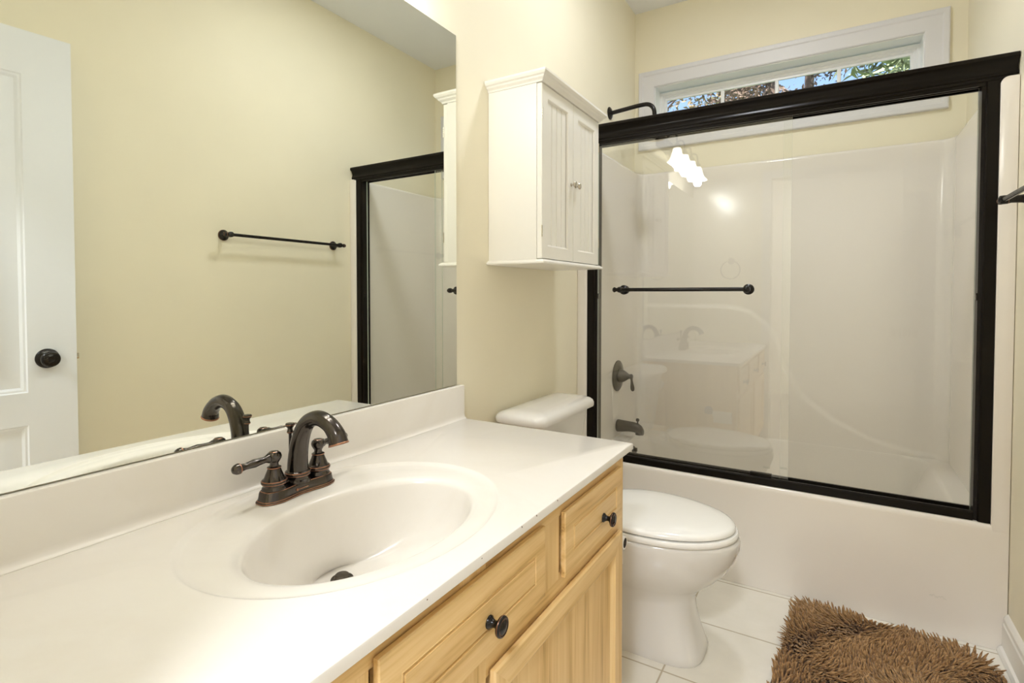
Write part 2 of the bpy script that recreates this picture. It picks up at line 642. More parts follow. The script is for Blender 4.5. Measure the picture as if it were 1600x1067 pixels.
def vanity_door(y0, y1, z0, z1):
    bm = B()
    x0, x1 = VX + 0.0030, VX + 0.013
    s = 0.060

    def rr(d, x):
        return [(x, y0 + d, z0 + d), (x, y1 - d, z0 + d), (x, y1 - d, z1 - d), (x, y0 + d, z1 - d)]
    box(bm, VX - 0.012, x0 + 0.0005, y0 + 0.008, y1 - 0.008, z0 + 0.008, z1 - 0.008)
    # edge and frame front: four mitred quads, rails with grain along y, stiles upright
    rings = [rr(0, x0), rr(0, x1 - 0.003), rr(0.003, x1), rr(s - 0.014, x1), rr(s - 0.010, x1 - 0.003), rr(s, x1 - 0.009)]
    vr = loft(bm, rings, True, True, False)
    for f in bm.faces:
        if len(f.verts) == 4:
            c = f.calc_center_median()
            f.material_index = 1 if (c.y < y0 + s or c.y > y1 - s) and (z0 + s * 0.7 < c.z < z1 - s * 0.7) else 0
    f = bm.faces.new(vr[-1])
    f.material_index = 1
    return obj('cabinet_door', bm, [M['wood_y'], M['wood_z']], van, angle=12)


vanity_door(0.697, 1.290, 0.125, 0.550)
vanity_door(0.030, 0.612, 0.125, 0.550)

# ------------------------------------------------------------------ countertop with its moulded bowl
CX0, CX1, CY0, CY1, CZ = 0.0015, 0.565, -0.0285, 1.351, 0.760
top = thing('vanity_countertop', 'cream cultured marble countertop with an oval sink moulded in', 'countertop', (0.28, 0.66, CZ))
BX, BY, BA, BB = 0.316, 0.667, 0.152, 0.222       # bowl mouth
OX, OY, OA, OB = 0.282, 0.668, 0.236, 0.292       # shallow outer oval
DRX, DRY, DRZ, DRR = 0.207, 0.698, 0.601, 0.021

bm = B()
angs = [2 * pi * i / 160 for i in range(160)]
for x in (CX0, CX1):
    for y in (CY0, CY1):
        angs.append(math.atan2(y - OY, x - OX) % (2 * pi))
angs = sorted(angs)


def ell(cx, cy, a, b, t):
    # point of the ellipse in direction t (true angle) from its own centre
    r = 1 / sqrt((cos(t) / a) ** 2 + (sin(t) / b) ** 2)
    return cx + r * cos(t), cy + r * sin(t)


def rect_pt(t, m=0.0):
    c, s = cos(t), sin(t)
    k = 1e9
    if c > 1e-9: k = min(k, (CX1 - m - OX) / c)
    if c < -1e-9: k = min(k, (CX0 + m - OX) / c)
    if s > 1e-9: k = min(k, (CY1 - m - OY) / s)
    if s < -1e-9: k = min(k, (CY0 + m - OY) / s)
    return OX + k * c, OY + k * s


rings = []
# bowl profile: fraction of the mouth radius -> depth
prof = [(1.0, -0.0075), (0.985, -0.0135), (0.968, -0.025), (0.948, -0.042), (0.922, -0.060), (0.885, -0.079), (0.83, -0.098), (0.75, -0.115), (0.65, -0.129), (0.53, -0.140), (0.40, -0.148), (0.28, -0.1525)]
SINKD = 0.005
inner = []
for f, dz in reversed(prof):
    k = ((1 - f) / 0.72) ** 1.3
    cx, cy = BX + (DRX - BX) * k, BY + (DRY - BY) * k
    ring = []
    for t in angs:
        a, b = BA * f, BB * f
        x, y = ell(cx, cy, a, b, t)
        ring.append((x, y, CZ - SINKD + dz + 0.0))
    inner.append(ring)
drain_ring = [(DRX + DRR * cos(t), DRY + DRR * sin(t), DRZ) for t in angs]
rings.append([(DRX + DRR * 0.5 * cos(t), DRY + DRR * 0.5 * sin(t), DRZ - 0.004) for t in angs])
rings.append(drain_ring)
rings += inner
for f, dz in ((1.02, -0.0045), (1.045, -0.0022), (1.08, -0.0008)):
    rings.append([(*ell(BX, BY, BA * f, BB * f, t), CZ - SINKD + dz) for t in angs])


def blend(fr):
    r = []
    for t in angs:
        p = ell(BX, BY, BA * 1.08, BB * 1.08, t)
        q = ell(OX, OY, OA, OB, t)
        r.append((p[0] + (q[0] - p[0]) * fr, p[1] + (q[1] - p[1]) * fr, CZ - SINKD))
    return r


rings.append(blend(0.5))


def front_fade(t):     # the step of the outer oval dies away towards the front edge
    return max(0.0, min(1.0, 0.9 - 0.55 * cos(t) ))


def oval_step(f, up):
    r = []
    for t in angs:
        x, y = ell(OX, OY, OA * f, OB * f, t)
        if up is None:
            z = CZ
        else:
            z = CZ - SINKD * (1 - up)
        r.append((x, y, z))
    return r


def fades(ring, fr):
    out = []
    for (x, y, z), t in zip(ring, angs):
        out.append((x, y, z))
    return out


for f, up in ((0.955, 0.02), (0.975, 0.25), (0.99, 0.75), (1.0, 1.0), (1.008, 1.10), (1.02, 1.0)):
    rings.append(oval_step(f, up))
rings.append([(*rect_pt(t, 0.004), CZ) for t in angs])
rings.append([(*rect_pt(t, 0.0012), CZ - 0.0012) for t in angs])
rings.append([(*rect_pt(t, 0.0), CZ - 0.004) for t in angs])
rings.append([(*rect_pt(t, 0.0), CZ - 0.0165) for t in angs])
rings.append([(*rect_pt(t, 0.002), CZ - 0.0185) for t in angs])
rings.append([(*rect_pt(t, 0.03), CZ - 0.0185) for t in angs])
loft(bm, rings, True, True, False)
slab = obj('counter_slab', bm, M['marble'], top, angle=40)
slab['label'] = 'cream slab with oval bowl'
bm = B()
# backsplash with a small cove at its foot and a rounded top
bp = [(CX0, CZ - 0.001), (0.030, CZ - 0.001), (0.030, CZ + 0.0008), (0.0255, CZ + 0.002), (0.0222, CZ + 0.005), (0.0205, CZ + 0.010), (0.020, CZ + 0.016),
      (0.020, 0.8600), (0.0188, 0.8628), (0.016, 0.8638), (CX0, 0.8638)]
extrude_prof(bm, bp, CY0, CY1, 'y')
obj('backsplash', bm, M['marble'], top, angle=40)
bm = B()
lathe(bm, [(0.0205, 0.0), (0.0215, 0.0015), (0.0205, 0.003), (0.0155, 0.002), (0.014, 0.004), (0.0140, 0.0085), (0.0120, 0.0105), (0.0, 0.0115)],
      (DRX, DRY, DRZ - 0.0005), (0, 0, 1), 32)
obj('drain_stopper', bm, M['aged'], top)

M['nick'] = mat('brown_nick', (0.12, 0.07, 0.04), 0.8)
for y, z in ((0.525, 0.7570), (0.650, 0.7572), (0.770, 0.7585), (0.822, 0.7592), (0.905, 0.7585)):
    bm = B()
    lathe(bm, [(0.0014, -0.0006), (0.0016, 0.0002), (0.0009, 0.0004), (0, 0.0005)], (CX1 - 0.0004, y, z - 0.002), (1, 0, 0.3), 10)
    obj('chip', bm, M['nick'], top)
# ------------------------------------------------------------------ faucet
FX, FY = 0.098, 0.682
fz = CZ - SINKD
fau = thing('faucet', 'oil-rubbed bronze two-handle faucet with a high arched spout behind the oval sink', 'faucet', (FX, FY, fz))


def dogbone(s, z):
    pts = []
    n = 64
    for i in range(n):
        t = 2 * pi * i / n
        yy = 0.0815 * s * abs(sin(t)) ** 0.55 * (1 if sin(t) >= 0 else -1)
        w = (0.0235 + 0.0035 * cos(2 * pi * yy / 0.110 + pi)) * s + (s - 1) * 0.02
        xx = w * abs(cos(t)) ** 0.50 * (1 if cos(t) >= 0 else -1)
        pts.append((FX + xx, FY + yy, z))
    return pts


bm = B()
zs = [(1.0, 0.0, 0), (1.025, 0.0012, 1), (1.025, 0.0030, 0), (1.0, 0.0048, 1), (0.985, 0.0058, 0), (0.965, 0.009, 0), (0.945, 0.0185, 0), (0.925, 0.0215, 1), (0.905, 0.0225, 0), (0.80, 0.0228, 0)]
loft(bm, [dogbone(s, fz + z) for s, z, k in zs], True, True, True, mis=[k for s, z, k in zs])
obj('base_plate', bm, [M['bronze'], M['copper']], fau, angle=40)
bm = B()
# small copper maker's mark on the front of the plate
box(bm, FX + 0.0195, FX + 0.0218, FY - 0.013, FY + 0.010, fz + 0.0122, fz + 0.0136, 0, 0.0003)
lathe(bm, [(0.0026, 0), (0.0026, 0.0012), (0.0018, 0.0016), (0, 0.0016)], (FX + 0.0203, FY - 0.015, fz + 0.0128), (1, 0, 0), 16)
obj('emblem', bm, M['copper'], fau)
# spout
bm = B()
lathe(bm, [(0.0245, 0.0), (0.0245, 0.004), (0.0215, 0.007), (0.0215, 0.010), (0.0245, 0.014, 1), (0.0250, 0.0155), (0.0245, 0.019, 1), (0.0238, 0.0205), (0.0205, 0.023)],
      (FX + 0.002, FY, fz + 0.0225), (0, 0, 1), 32)
path = bez([(FX + 0.002, FY, fz + 0.040), (FX + 0.003, FY, fz + 0.070), (FX + 0.012, FY, fz + 0.110), (FX + 0.032, FY, fz + 0.142), (FX + 0.063, FY, fz + 0.155),
            (FX + 0.094, FY, fz + 0.148), (FX + 0.115, FY, fz + 0.130), (FX + 0.121, FY, fz + 0.114)], 8)
n = len(path)
rad = [interp([0, 0.25, 0.5, 0.75, 0.92, 1.0], [0.0205, 0.0175, 0.0148, 0.0152, 0.0172, 0.0182], i / (n - 1)) for i in range(n)]
tube(bm, path, rad, 28)
d = (path[-1] - path[-2]).normalized()
lathe(bm, [(0.0182, -0.001, 1), (0.0192, 0.0005, 1), (0.0188, 0.0025, 0), (0.0150, 0.003, 0), (0.0135, -0.003, 0)], path[-1], d, 28)
obj('spout', bm, [M['bronze'], M['copper']], fau, angle=40)
# lift rod behind the spout
bm = B()
lathe(bm, [(0.0030, 0.0), (0.0030, 0.095), (0.0062, 0.098, 1), (0.0066, 0.0995), (0.0052, 0.103), (0.0050, 0.107), (0.0090, 0.113, 1), (0.0094, 0.1145), (0.0080, 0.117), (0.0, 0.118)],
      (FX - 0.0205, FY, fz + 0.018), (0, 0, 1), 20)
obj('lift_rod', bm, [M['bronze'], M['copper']], fau, angle=45)
for s in (-1, 1):
    hy = FY + s * 0.0508
    bm = B()
    lathe(bm, [(0.0225, 0.0), (0.0225, 0.003), (0.0205, 0.006), (0.0205, 0.008), (0.0235, 0.0115, 1), (0.0240, 0.013), (0.0235, 0.0165, 1), (0.0222, 0.018), (0.0185, 0.021), (0.0160, 0.028),
               (0.0135, 0.034), (0.0118, 0.039), (0.0130, 0.0405, 1), (0.0128, 0.042), (0.0095, 0.044)], (FX, hy, fz + 0.0225), (0, 0, 1), 32)
    h = obj('handle', bm, [M['bronze'], M['copper']], fau, angle=45)
    bm = B()
    lathe(bm, [(0.0090, 0.0), (0.0080, 0.003), (0.0078, 0.007), (0.0105, 0.011), (0.0132, 0.016), (0.0138, 0.020), (0.0125, 0.025), (0.0085, 0.0285, 1), (0.0080, 0.029), (0.0, 0.030)],
          (FX, hy, fz + 0.0650), (0, 0, 1), 28)
    a = Vector((0.05 if s < 0 else -0.14, s * 1.0, -0.03)).normalized()
    o = Vector((FX, hy, fz + 0.0835))
    lathe(bm, [(0.0075, 0.009), (0.0088, 0.013), (0.0072, 0.016), (0.0062, 0.020), (0.0068, 0.032), (0.0080, 0.042), (0.0068, 0.052), (0.0060, 0.060), (0.0072, 0.068), (0.0078, 0.0705, 1), (0.0098, 0.072, 1),
               (0.0100, 0.074, 0), (0.0092, 0.079), (0.0060, 0.084), (0.0, 0.0855)], o, a, 20)
    obj('lever', bm, [M['bronze'], M['copper']], h, angle=45)

# ------------------------------------------------------------------ wall mirror
bm = B()
box(bm, 0.0008, 0.0058, -0.02, 1.331, 0.8668, 1.942)
for f in bm.faces:
    f.material_index = 0 if f.normal.x > 0.5 or f.calc_center_median().x > 0.0057 else 1
tag(obj('wall_mirror', bm, [M['mirror'], M['mirror_edge']], smooth=False),
    'large frameless wall mirror standing on the cream backsplash', 'mirror')

# ------------------------------------------------------------------ vanity light above the mirror
vl = thing('vanity_light', 'four-lamp vanity light with lit white bell shades above the mirror', 'wall light', (0.0, 0.69, 2.16))
bm = B()
box(bm, 0.0, 0.022, 0.31, 1.075, 2.115, 2.215, 0, 0.008, 3)
obj('backplate', bm, M['aged'], vl)
for y in SHADES:
    bm = B()
    tube(bm, bez([(0.020, y, 2.165), (0.050, y, 2.175), (0.085, y, 2.205), (0.112, y, 2.195), (SHADE_X, y, 2.150), (SHADE_X, y, 2.125)], 6), 0.006, 12)
    lathe(bm, [(0.010, 0.03), (0.020, 0.02), (0.024, 0.0), (0.022, -0.004)], (SHADE_X, y, 2.105), (0, 0, 1), 20)
    a = obj('arm', bm, M['aged'], vl)
    bm = B()
    lathe(bm, [(0.022, 0.100), (0.026, 0.092), (0.032, 0.070), (0.040, 0.045), (0.050, 0.022), (0.064, 0.004), (0.070, 0.0), (0.067, 0.003), (0.047, 0.026), (0.036, 0.050), (0.028, 0.075), (0.020, 0.095)],
          (SHADE_X, y, SHADE_Z + 0.005), (0, 0, 1), 28, cap=False)
    obj('shade', bm, M['shade'], a)

# ------------------------------------------------------------------ ceiling light, added out of view to brighten the far end
cl = thing('added_ceiling_light', 'added recessed fill light, out of view, on the ceiling between toilet and tub', 'ceiling light', (0.66, 1.92, HC))
bm = B(); lathe(bm, [(0.105, 0.0), (0.125, -0.001), (0.128, -0.004), (0.124, -0.008), (0.112, -0.010), (0.105, -0.007), (0.105, 0.0)], (0.66, 1.92, HC), (0, 0, 1), 40, cap=False); obj('trim_ring', bm, M['trim'], cl)
bm = B(); lathe(bm, [(0.105, -0.003), (0.06, -0.006), (0.0, -0.007)], (0.66, 1.92, HC), (0, 0, 1), 40, cap=False); obj('lens', bm, M['fill_lens'], cl)

# ------------------------------------------------------------------ cabinet over the toilet
KX, KY0, KY1, KZ0, KZ1 = 0.186, 1.518, 2.0, 1.262, 1.826
kab = thing('wall_cabinet', 'white two-door wall cabinet with crown moulding hung above the toilet', 'cabinet', (0, 1.76, KZ0))
bm = B()
t = 0.016
box(bm, 0.001, KX, KY0, KY0 + t, KZ0, KZ1, 0, 0.001)
box(bm, 0.001, KX, KY1 - t, KY1, KZ0, KZ1, 0, 0.001)
box(bm, 0.001, KX - 0.001, KY0 + t, KY1 - t, KZ0, KZ0 + t)
box(bm, 0.001, KX - 0.001, KY0 + t, KY1 - t, KZ1 - t, KZ1)
box(bm, 0.001, KX - 0.02, KY0 + t, KY1 - t, 1.54, 1.554)
box(bm, 0.001, 0.007, KY0 + t, KY1 - t, KZ0 + t, KZ1 - t)
obj('cabinet_body', bm, M['cab'], kab)


def skirt(prof, name):
    """moulding on three sides: prof = (outset, z)"""
    bm = B()
    rings = []
    X1 = KX + 0.020
    for o, z in prof:
        rings.append([(0.001, KY0 - o, z), (X1 + o, KY0 - o, z), (X1 + o, KY1 + o, z), (0.001, KY1 + o, z)])
    loft(bm, rings, True, True, True)
    return obj(name, bm, M['cab'], kab, angle=20)


skirt([(0.002, KZ1 + 0.0005), (0.004, KZ1 + 0.006), (0.012, KZ1 + 0.012), (0.014, KZ1 + 0.0165), (0.020, KZ1 + 0.020), (0.024, KZ1 + 0.026), (0.024, KZ1 + 0.033), (0.0, KZ1 + 0.0335)], 'crown')
skirt([(0.010, KZ0 - 0.0145), (0.013, KZ0 - 0.012), (0.013, KZ0 - 0.008), (0.006, KZ0 - 0.002), (0.004, KZ0 - 0.0005)], 'base_moulding')
for (y0, y1, ky) in ((KY0 + 0.002, 1.7575, 1.741), (1.7605, KY1 - 0.002, 1.777)):
    bm = B()
    x0, x1 = KX + 0.001, KX + 0.019
    z0, z1 = KZ0 + 0.003, KZ1 - 0.002
    s = 0.040

    def rr(d, x):
        return [(x, y0 + d, z0 + d), (x, y1 - d, z0 + d), (x, y1 - d, z1 - d), (x, y0 + d, z1 - d)]
    loft(bm, [rr(0, x0), rr(0, x1 - 0.0015), rr(0.0015, x1), rr(s, x1), rr(s + 0.003, x1 - 0.002), rr(s + 0.006, x1 - 0.007)], True, True, False)
    # beadboard panel: vertical grooves
    ya, yb_, za, zb_ = y0 + s + 0.005, y1 - s - 0.005, z0 + s + 0.005, z1 - s - 0.005
    k = 4
    pl = []
    w = (yb_ - ya) / k
    for i in range(k):
        a = ya + i * w
        pl += [(a + 0.0035, x1 - 0.007), (a + w - 0.0035, x1 - 0.007), (a + w - 0.0015, x1 - 0.0105)]
        if i == k - 1:
            pl.pop()
        else:
            pl.append((a + w + 0.0015, x1 - 0.0105))
    loft(bm, [[(x, y, za) for y, x in pl], [(x, y, zb_) for y, x in pl]], False, False, False)
    dr = obj('cabinet_door', bm, M['cab'], kab, angle=15)
    bm = B()
    lathe(bm, [(0.0065, 0), (0.0065, 0.0015), (0.004, 0.004), (0.0038, 0.009), (0.0085, 0.012), (0.0115, 0.015), (0.0120, 0.0175), (0.0095, 0.0205), (0.0, 0.022)],
          (x1, ky, 1.537), (1, 0, 0), 24)
    obj('knob', bm, M['nickel'], dr)
    for hz in (KZ0 + 0.09, KZ1 - 0.10):
        bm = B()
        hy = y0 if ky < 1.76 else y1
        tube(bm, [(x1 + 0.0005, hy, hz - 0.018), (x1 + 0.0005, hy, hz + 0.018)], 0.0022, 10)
        obj('hinge', bm, M['nickel'], dr)

# ------------------------------------------------------------------ toilet
TY = 1.748
toi = thing('toilet', 'white two-piece toilet with closed lid between the vanity and the tub', 'toilet', (0.40, TY, 0))


def egg(xb, xf, hw, z, n=48, p=2.0, fx=0.56):
    """egg outline: widest at fraction fx of the length; p>2 squarer"""
    pts = []
    xm = xb + (xf - xb) * (1 - fx)
    for i in range(n):
        t = 2 * pi * i / n
        c, s = cos(t), sin(t)
        cc = abs(c) ** (2 / p) * (1 if c >= 0 else -1)
        ss = abs(s) ** (2 / p) * (1 if s >= 0 else -1)
        x = xm + (xf - xm) * cc if c >= 0 else xm + (xm - xb) * cc
        pts.append((x, TY + hw * ss, z))
    return pts


bm = B()
rings = [egg(0.205, 0.672, 0.112, 0.0, p=3.4, fx=0.35), egg(0.205, 0.677, 0.115, 0.012, p=3.4, fx=0.35), egg(0.212, 0.670, 0.109, 0.03, p=3.3, fx=0.36), egg(0.225, 0.655, 0.101, 0.08, p=3.1, fx=0.4), egg(0.23, 0.643, 0.098, 0.13, p=2.9, fx=0.4),
         egg(0.228, 0.640, 0.100, 0.17, p=2.7, fx=0.42), egg(0.222, 0.646, 0.109, 0.197, p=2.5, fx=0.45), egg(0.21, 0.668, 0.128, 0.222, p=2.3, fx=0.5), egg(0.20, 0.705, 0.148, 0.252, p=2.2, fx=0.52), egg(0.19, 0.738, 0.166, 0.287, p=2.1, fx=0.54),
         egg(0.18, 0.760, 0.178, 0.325, p=2.05, fx=0.55), egg(0.18, 0.772, 0.184, 0.36, p=2.0), egg(0.18, 0.774, 0.186, 0.380, p=2.0), egg(0.18, 0.772, 0.185, 0.388, p=2.0), egg(0.185, 0.766, 0.180, 0.392, p=2.0),
         egg(0.30, 0.700, 0.130, 0.392, p=2.0), egg(0.32, 0.670, 0.11, 0.35, p=2.0), egg(0.38, 0.60, 0.07, 0.24, p=2.0)]
loft(bm, rings, True, True, True)
# shelf under the tank
loft(bm, [[(x, y, z) for x, y in rrect(0.045, 0.30, TY - w, TY + w, 0.03)] for w, z in ((0.085, 0.25), (0.10, 0.30), (0.115, 0.36), (0.118, 0.388), (0.112, 0.394))], True, True, True)
bowl = obj('bowl', bm, M['porcelain'], toi, angle=50)
for s in (-1, 1):          # trapway swelling on each flank
    bm = B()
    tube(bm, bez([(0.50, TY + s * 0.062, 0.20), (0.42, TY + s * 0.070, 0.245), (0.335, TY + s * 0.072, 0.235), (0.275, TY + s * 0.072, 0.17), (0.29, TY + s * 0.072, 0.09), (0.35, TY + s * 0.072, 0.02)], 6),
         [0.03] * 4 + [0.046] * 23 + [0.05] * 4, 18)
    obj('trapway', bm, M['porcelain'], bowl)
    bm = B()
    lathe(bm, [(0.016, 0.0), (0.016, 0.006), (0.013, 0.016), (0.006, 0.021), (0, 0.022)], (0.335, TY + s * 0.128, 0.0), (0, 0, 1), 18)
    obj('bolt_cap', bm, M['seat'], bowl)
# tank
bm = B()
loft(bm, [[(x, y, z) for x, y in rrect(0.018 + a * 0.2, 0.190 - a, TY - 0.207 + a, TY + 0.207 - a, 0.035)] for a, z in
          ((0.045, 0.3955), (0.038, 0.402), (0.030, 0.45), (0.015, 0.58), (0.006, 0.66), (0.0, 0.709))], True, True, True)
obj('tank', bm, M['porcelain'], toi, angle=50)


def lid_out(d, z):
    pts = []
    for x, y in rrect(0.012 + d, 0.207 - d, TY - 0.229 + d, TY + 0.226 - d, 0.035 - d * 0.4, 8):
        u = (y - TY) / 0.222
        bow = 0.022 * (1 - u * u) if x > 0.11 else 0.0
        pts.append((x + bow, y, z))
    return pts


bm = B()
loft(bm, [lid_out(0.012, 0.7095), lid_out(0.002, 0.712), lid_out(0.0, 0.718), lid_out(0.0, 0.728), lid_out(0.004, 0.737), lid_out(0.013, 0.744), lid_out(0.026, 0.7480), lid_out(0.034, 0.7500), lid_out(0.05, 0.7515), lid_out(0.075, 0.7525)], True, True, True)
obj('tank_lid', bm, M['porcelain'], toi, angle=50)
bm = B()
lathe(bm, [(0.016, 0), (0.016, 0.004), (0.009, 0.008), (0.007, 0.018), (0, 0.019)], (0.195, TY - 0.145, 0.655), (1, 0, 0), 20)
tube(bm, bez([(0.210, TY - 0.145, 0.655), (0.213, TY - 0.11, 0.653), (0.213, TY - 0.07, 0.645)], 5), [0.006] * 6 + [0.008] * 5, 12)
obj('flush_lever', bm, M['nickel'], toi)
# seat and lid
bm = B()
so = [egg(0.285, 0.764, 0.180, 0.3935), egg(0.282, 0.769, 0.184, 0.398), egg(0.282, 0.769, 0.184, 0.407), egg(0.285, 0.765, 0.181, 0.412),
      egg(0.34, 0.69, 0.125, 0.412), egg(0.345, 0.685, 0.12, 0.405), egg(0.345, 0.685, 0.12, 0.3935)]
loft(bm, so, True, False, False, loop=True)
obj('seat', bm, M['seat'], toi, angle=50)
bm = B()
lr = [egg(0.280, 0.755, 0.174, 0.4145), egg(0.277, 0.760, 0.179, 0.418), egg(0.277, 0.760, 0.179, 0.424), egg(0.281, 0.756, 0.175, 0.430), egg(0.290, 0.745, 0.165, 0.4345),
      egg(0.31, 0.71, 0.148, 0.4375), egg(0.35, 0.66, 0.11, 0.4400), egg(0.42, 0.58, 0.05, 0.4415)]
loft(bm, lr, True, True, True)
obj('seat_lid', bm, M['seat'], toi, angle=50)
for s in (-1, 1):
    bm = B()
    tube(bm, [(0.262, TY + s * 0.075 - 0.022, 0.414), (0.262, TY + s * 0.075 + 0.022, 0.414)], 0.0125, 16)
    box(bm, 0.252, 0.285, TY + s * 0.075 - 0.02, TY + s * 0.075 + 0.02, 0.394, 0.408, 0, 0.004)
    obj('seat_hinge', bm, M['seat'], toi)

# ------------------------------------------------------------------ toilet paper
PZ, PY = 0.474, 1.393
tp = thing('toilet_paper_holder', 'dark bronze toilet paper holder on the end panel of the oak vanity', 'paper holder', (0.40, VY1, PZ))
bm = B()
lathe(bm, [(0.024, 0.0), (0.024, 0.004), (0.018, 0.008), (0.010, 0.014), (0.009, 0.063)], (0.395, VY1, PZ), (0, 1, 0), 24)
obj('post', bm, M['knob'], tp)
bm = B()
tube(bm, [(0.386, PY, PZ), (0.520, PY, PZ)], 0.008, 16)
lathe(bm, [(0.008, 0), (0.0095, 0.003), (0.0095, 0.007), (0.006, 0.010), (0, 0.011)], (0.518, PY, PZ), (1, 0, 0), 16)
obj('bar', bm, M['knob'], tp)
tr = thing('toilet_paper', 'nearly used-up white toilet paper roll with a hanging sheet beside the toilet', 'toilet paper', (0.46, PY, PZ - 0.005))
bm = B()
cz = PZ - 0.0045
lathe(bm, [(0.0135, 0.0), (0.0170, 0.0), (0.0172, 0.001), (0.0172, 0.099), (0.0170, 0.1), (0.0135, 0.1)], (0.430, PY, cz), (1, 0, 0), 40, cap=False)
obj('tissue', bm, M['paper'], tr, angle=60)
bm = B()
lathe(bm, [(0.0134, 0.0), (0.0134, 0.1), (0.0126, 0.1), (0.0126, 0.0)], (0.430, PY, cz), (1, 0, 0), 32, cap=False)
obj('core', bm, M['card'], tr)
bm = B()
prof = [(PY - 0.0174, cz), (PY - 0.0172, cz - 0.02), (PY - 0.0165, cz - 0.040), (PY - 0.0150, cz - 0.052), (PY - 0.0146, cz - 0.052), (PY - 0.0161, cz - 0.040), (PY - 0.0168, cz - 0.02), (PY - 0.0170, cz)]
extrude_prof(bm, prof, 0.430, 0.530, 'x')
obj('loose_sheet', bm, M['paper'], tr)

# ------------------------------------------------------------------ tub and shower surround
TF = 2.255                                     # front plane of the tub
tub = thing('bathtub_shower', 'cream moulded bathtub with shower surround filling the far end', 'bathtub', (0.75, 2.65, 0))
g = 0.002
LZ = 0.405
bm = B()
# apron with a rolled lip and the recessed ledge the track stands on
ap = [(TF, 0.001), (TF, LZ - 0.020), (TF + 0.002, LZ - 0.008), (TF + 0.007, LZ - 0.002), (TF + 0.014, LZ), (TF + 0.085, LZ), (TF + 0.085, 0.001)]
extrude_prof(bm, ap, g, RW - g, 'x')


def basin(x0, x1, y0, y1, r, z):
    return [(x, y, z) for x, y in rrect(x0, x1, y0, y1, r, 10)]


loft(bm, [basin(0.045, RW - 0.045, TF + 0.084, 3.034, 0.03, LZ - 0.0005), basin(0.11, RW - 0.11, TF + 0.095, 3.0258, 0.10, LZ - 0.0005), basin(0.117, RW - 0.118, TF + 0.102, 3.0256, 0.10, LZ - 0.003), basin(0.124, RW - 0.127, TF + 0.108, 3.0253, 0.10, LZ - 0.014),
          basin(0.138, RW - 0.150, TF + 0.114, 3.0245, 0.11, LZ - 0.06), basin(0.165, RW - 0.215, TF + 0.125, 3.016, 0.12, 0.18), basin(0.19, RW - 0.26, TF + 0.145, 2.965, 0.12, 0.105), basin(0.26, RW - 0.33, TF + 0.20, 2.88, 0.10, 0.085)], True, False, True)
obj('tub', bm, M['fiber'], tub, angle=45)
bm = B()
IX = 0.047
ZT = 1.838
# front columns
for a, b in ((g, IX - 0.001), (RW - IX + 0.001, RW - g)):
    bm = B()
    lft = a < 0.5
    rr_ = 0.020
    p = []
    zt_, zb_ = ZT - 0.004, LZ - 0.02
    xi = b if lft else a
    xo = a if lft else b
    sg = -1 if lft else 1
    prof = [(xo, zb_), (xi, zb_), (xi, zt_ - rr_)]
    for k in range(1, 8):
        an = pi / 2 * k / 7
        prof.append((xi + sg * (rr_ - rr_ * cos(an)), zt_ - rr_ + rr_ * sin(an)))
    prof.append((xo, zt_))
    loft(bm, [[(x, y, z) for x, z in prof] for y in (TF + 0.004, TF + 0.085)], True, False, True)
    # rounded front edges
    fr = []
    for x, z in prof:
        fr.append((x - sg * -0.004 if abs(x - xi) < 0.001 else x, TF, z))
    loft(bm, [[(x, TF + 0.004, z) for x, z in prof], fr], True, False, True)
    obj('front_column', bm, M['fiber'], tub, angle=50)
# wrap-around wall panels: plan path x height
plan = []
R = 0.055
plan.append((g, TF + 0.080))
plan.append((IX, TF + 0.080))
for k in range(0, 12):
    plan.append((IX - 0.001, TF + 0.085 + (3.034 - R - TF - 0.085) * k / 11))
for k in range(1, 9):
    a = pi / 2 * k / 8
    plan.append((IX + R - R * cos(a), 3.034 - R + R * sin(a)))
NB = 170
for k in range(1, NB):
    plan.append((IX + R + (RW - 2 * IX - 2 * R) * k / NB, 3.034))
for k in range(0, 9):
    a = pi / 2 * k / 8
    plan.append((RW - IX - R + R * sin(a), 3.034 - R + R * cos(a)))
for k in range(11, -1, -1):
    plan.append((RW - IX + 0.001, TF + 0.085 + (3.034 - R - TF - 0.085) * k / 11))
plan.append((RW - IX, TF + 0.080))
plan.append((RW - g, TF + 0.080))
cxs = [0.0, 0.35, 0.50, 0.567, 0.64, 0.707, 0.767, 0.798, 0.871, 1.01, 1.168, 1.339, 1.5]
czs = [1.085, 1.085, 1.085, 1.078, 1.055, 1.000, 0.915, 0.790, 0.650, 0.538, 0.462, 0.424, 0.41]


def relief(x, z):
    d = (interp(cxs, czs, x) - z)
    dx = 0.0
    d = d / (1.0 + 2.2 * math.exp(-((x - 0.79) / 0.07) ** 2))
    t_ = max(0.0, min(1.0, (d + 0.012) / 0.024))
    return 0.008 * t_ * t_ * (3 - 2 * t_)


NZ = 230
rows = []
for j in range(NZ + 1):
    z = LZ - 0.002 + (ZT - 0.012 - LZ) * j / NZ
    row = []
    for (x, y) in plan:
        yy = y
        if y > 2.9:
            edge = min(1.0, max(0.0, (x - IX) / 0.08), max(0.0, (RW - IX - x) / 0.08))
            yy = y - relief(x, z) * edge
        row.append((x, yy, z))
    rows.append(row)


def outset(p, d):
    x, y = p
    if y > 3.034 - 1e-4 or (IX + 0.001 < x < RW - IX - 0.001):
        c = 0.0
        if x < IX + R: c = -1
        if x > RW - IX - R: c = 1
        return (x + d * c * 0.6, y + d * 0.65)
    return (x - d if x < 0.5 else x + d, y)


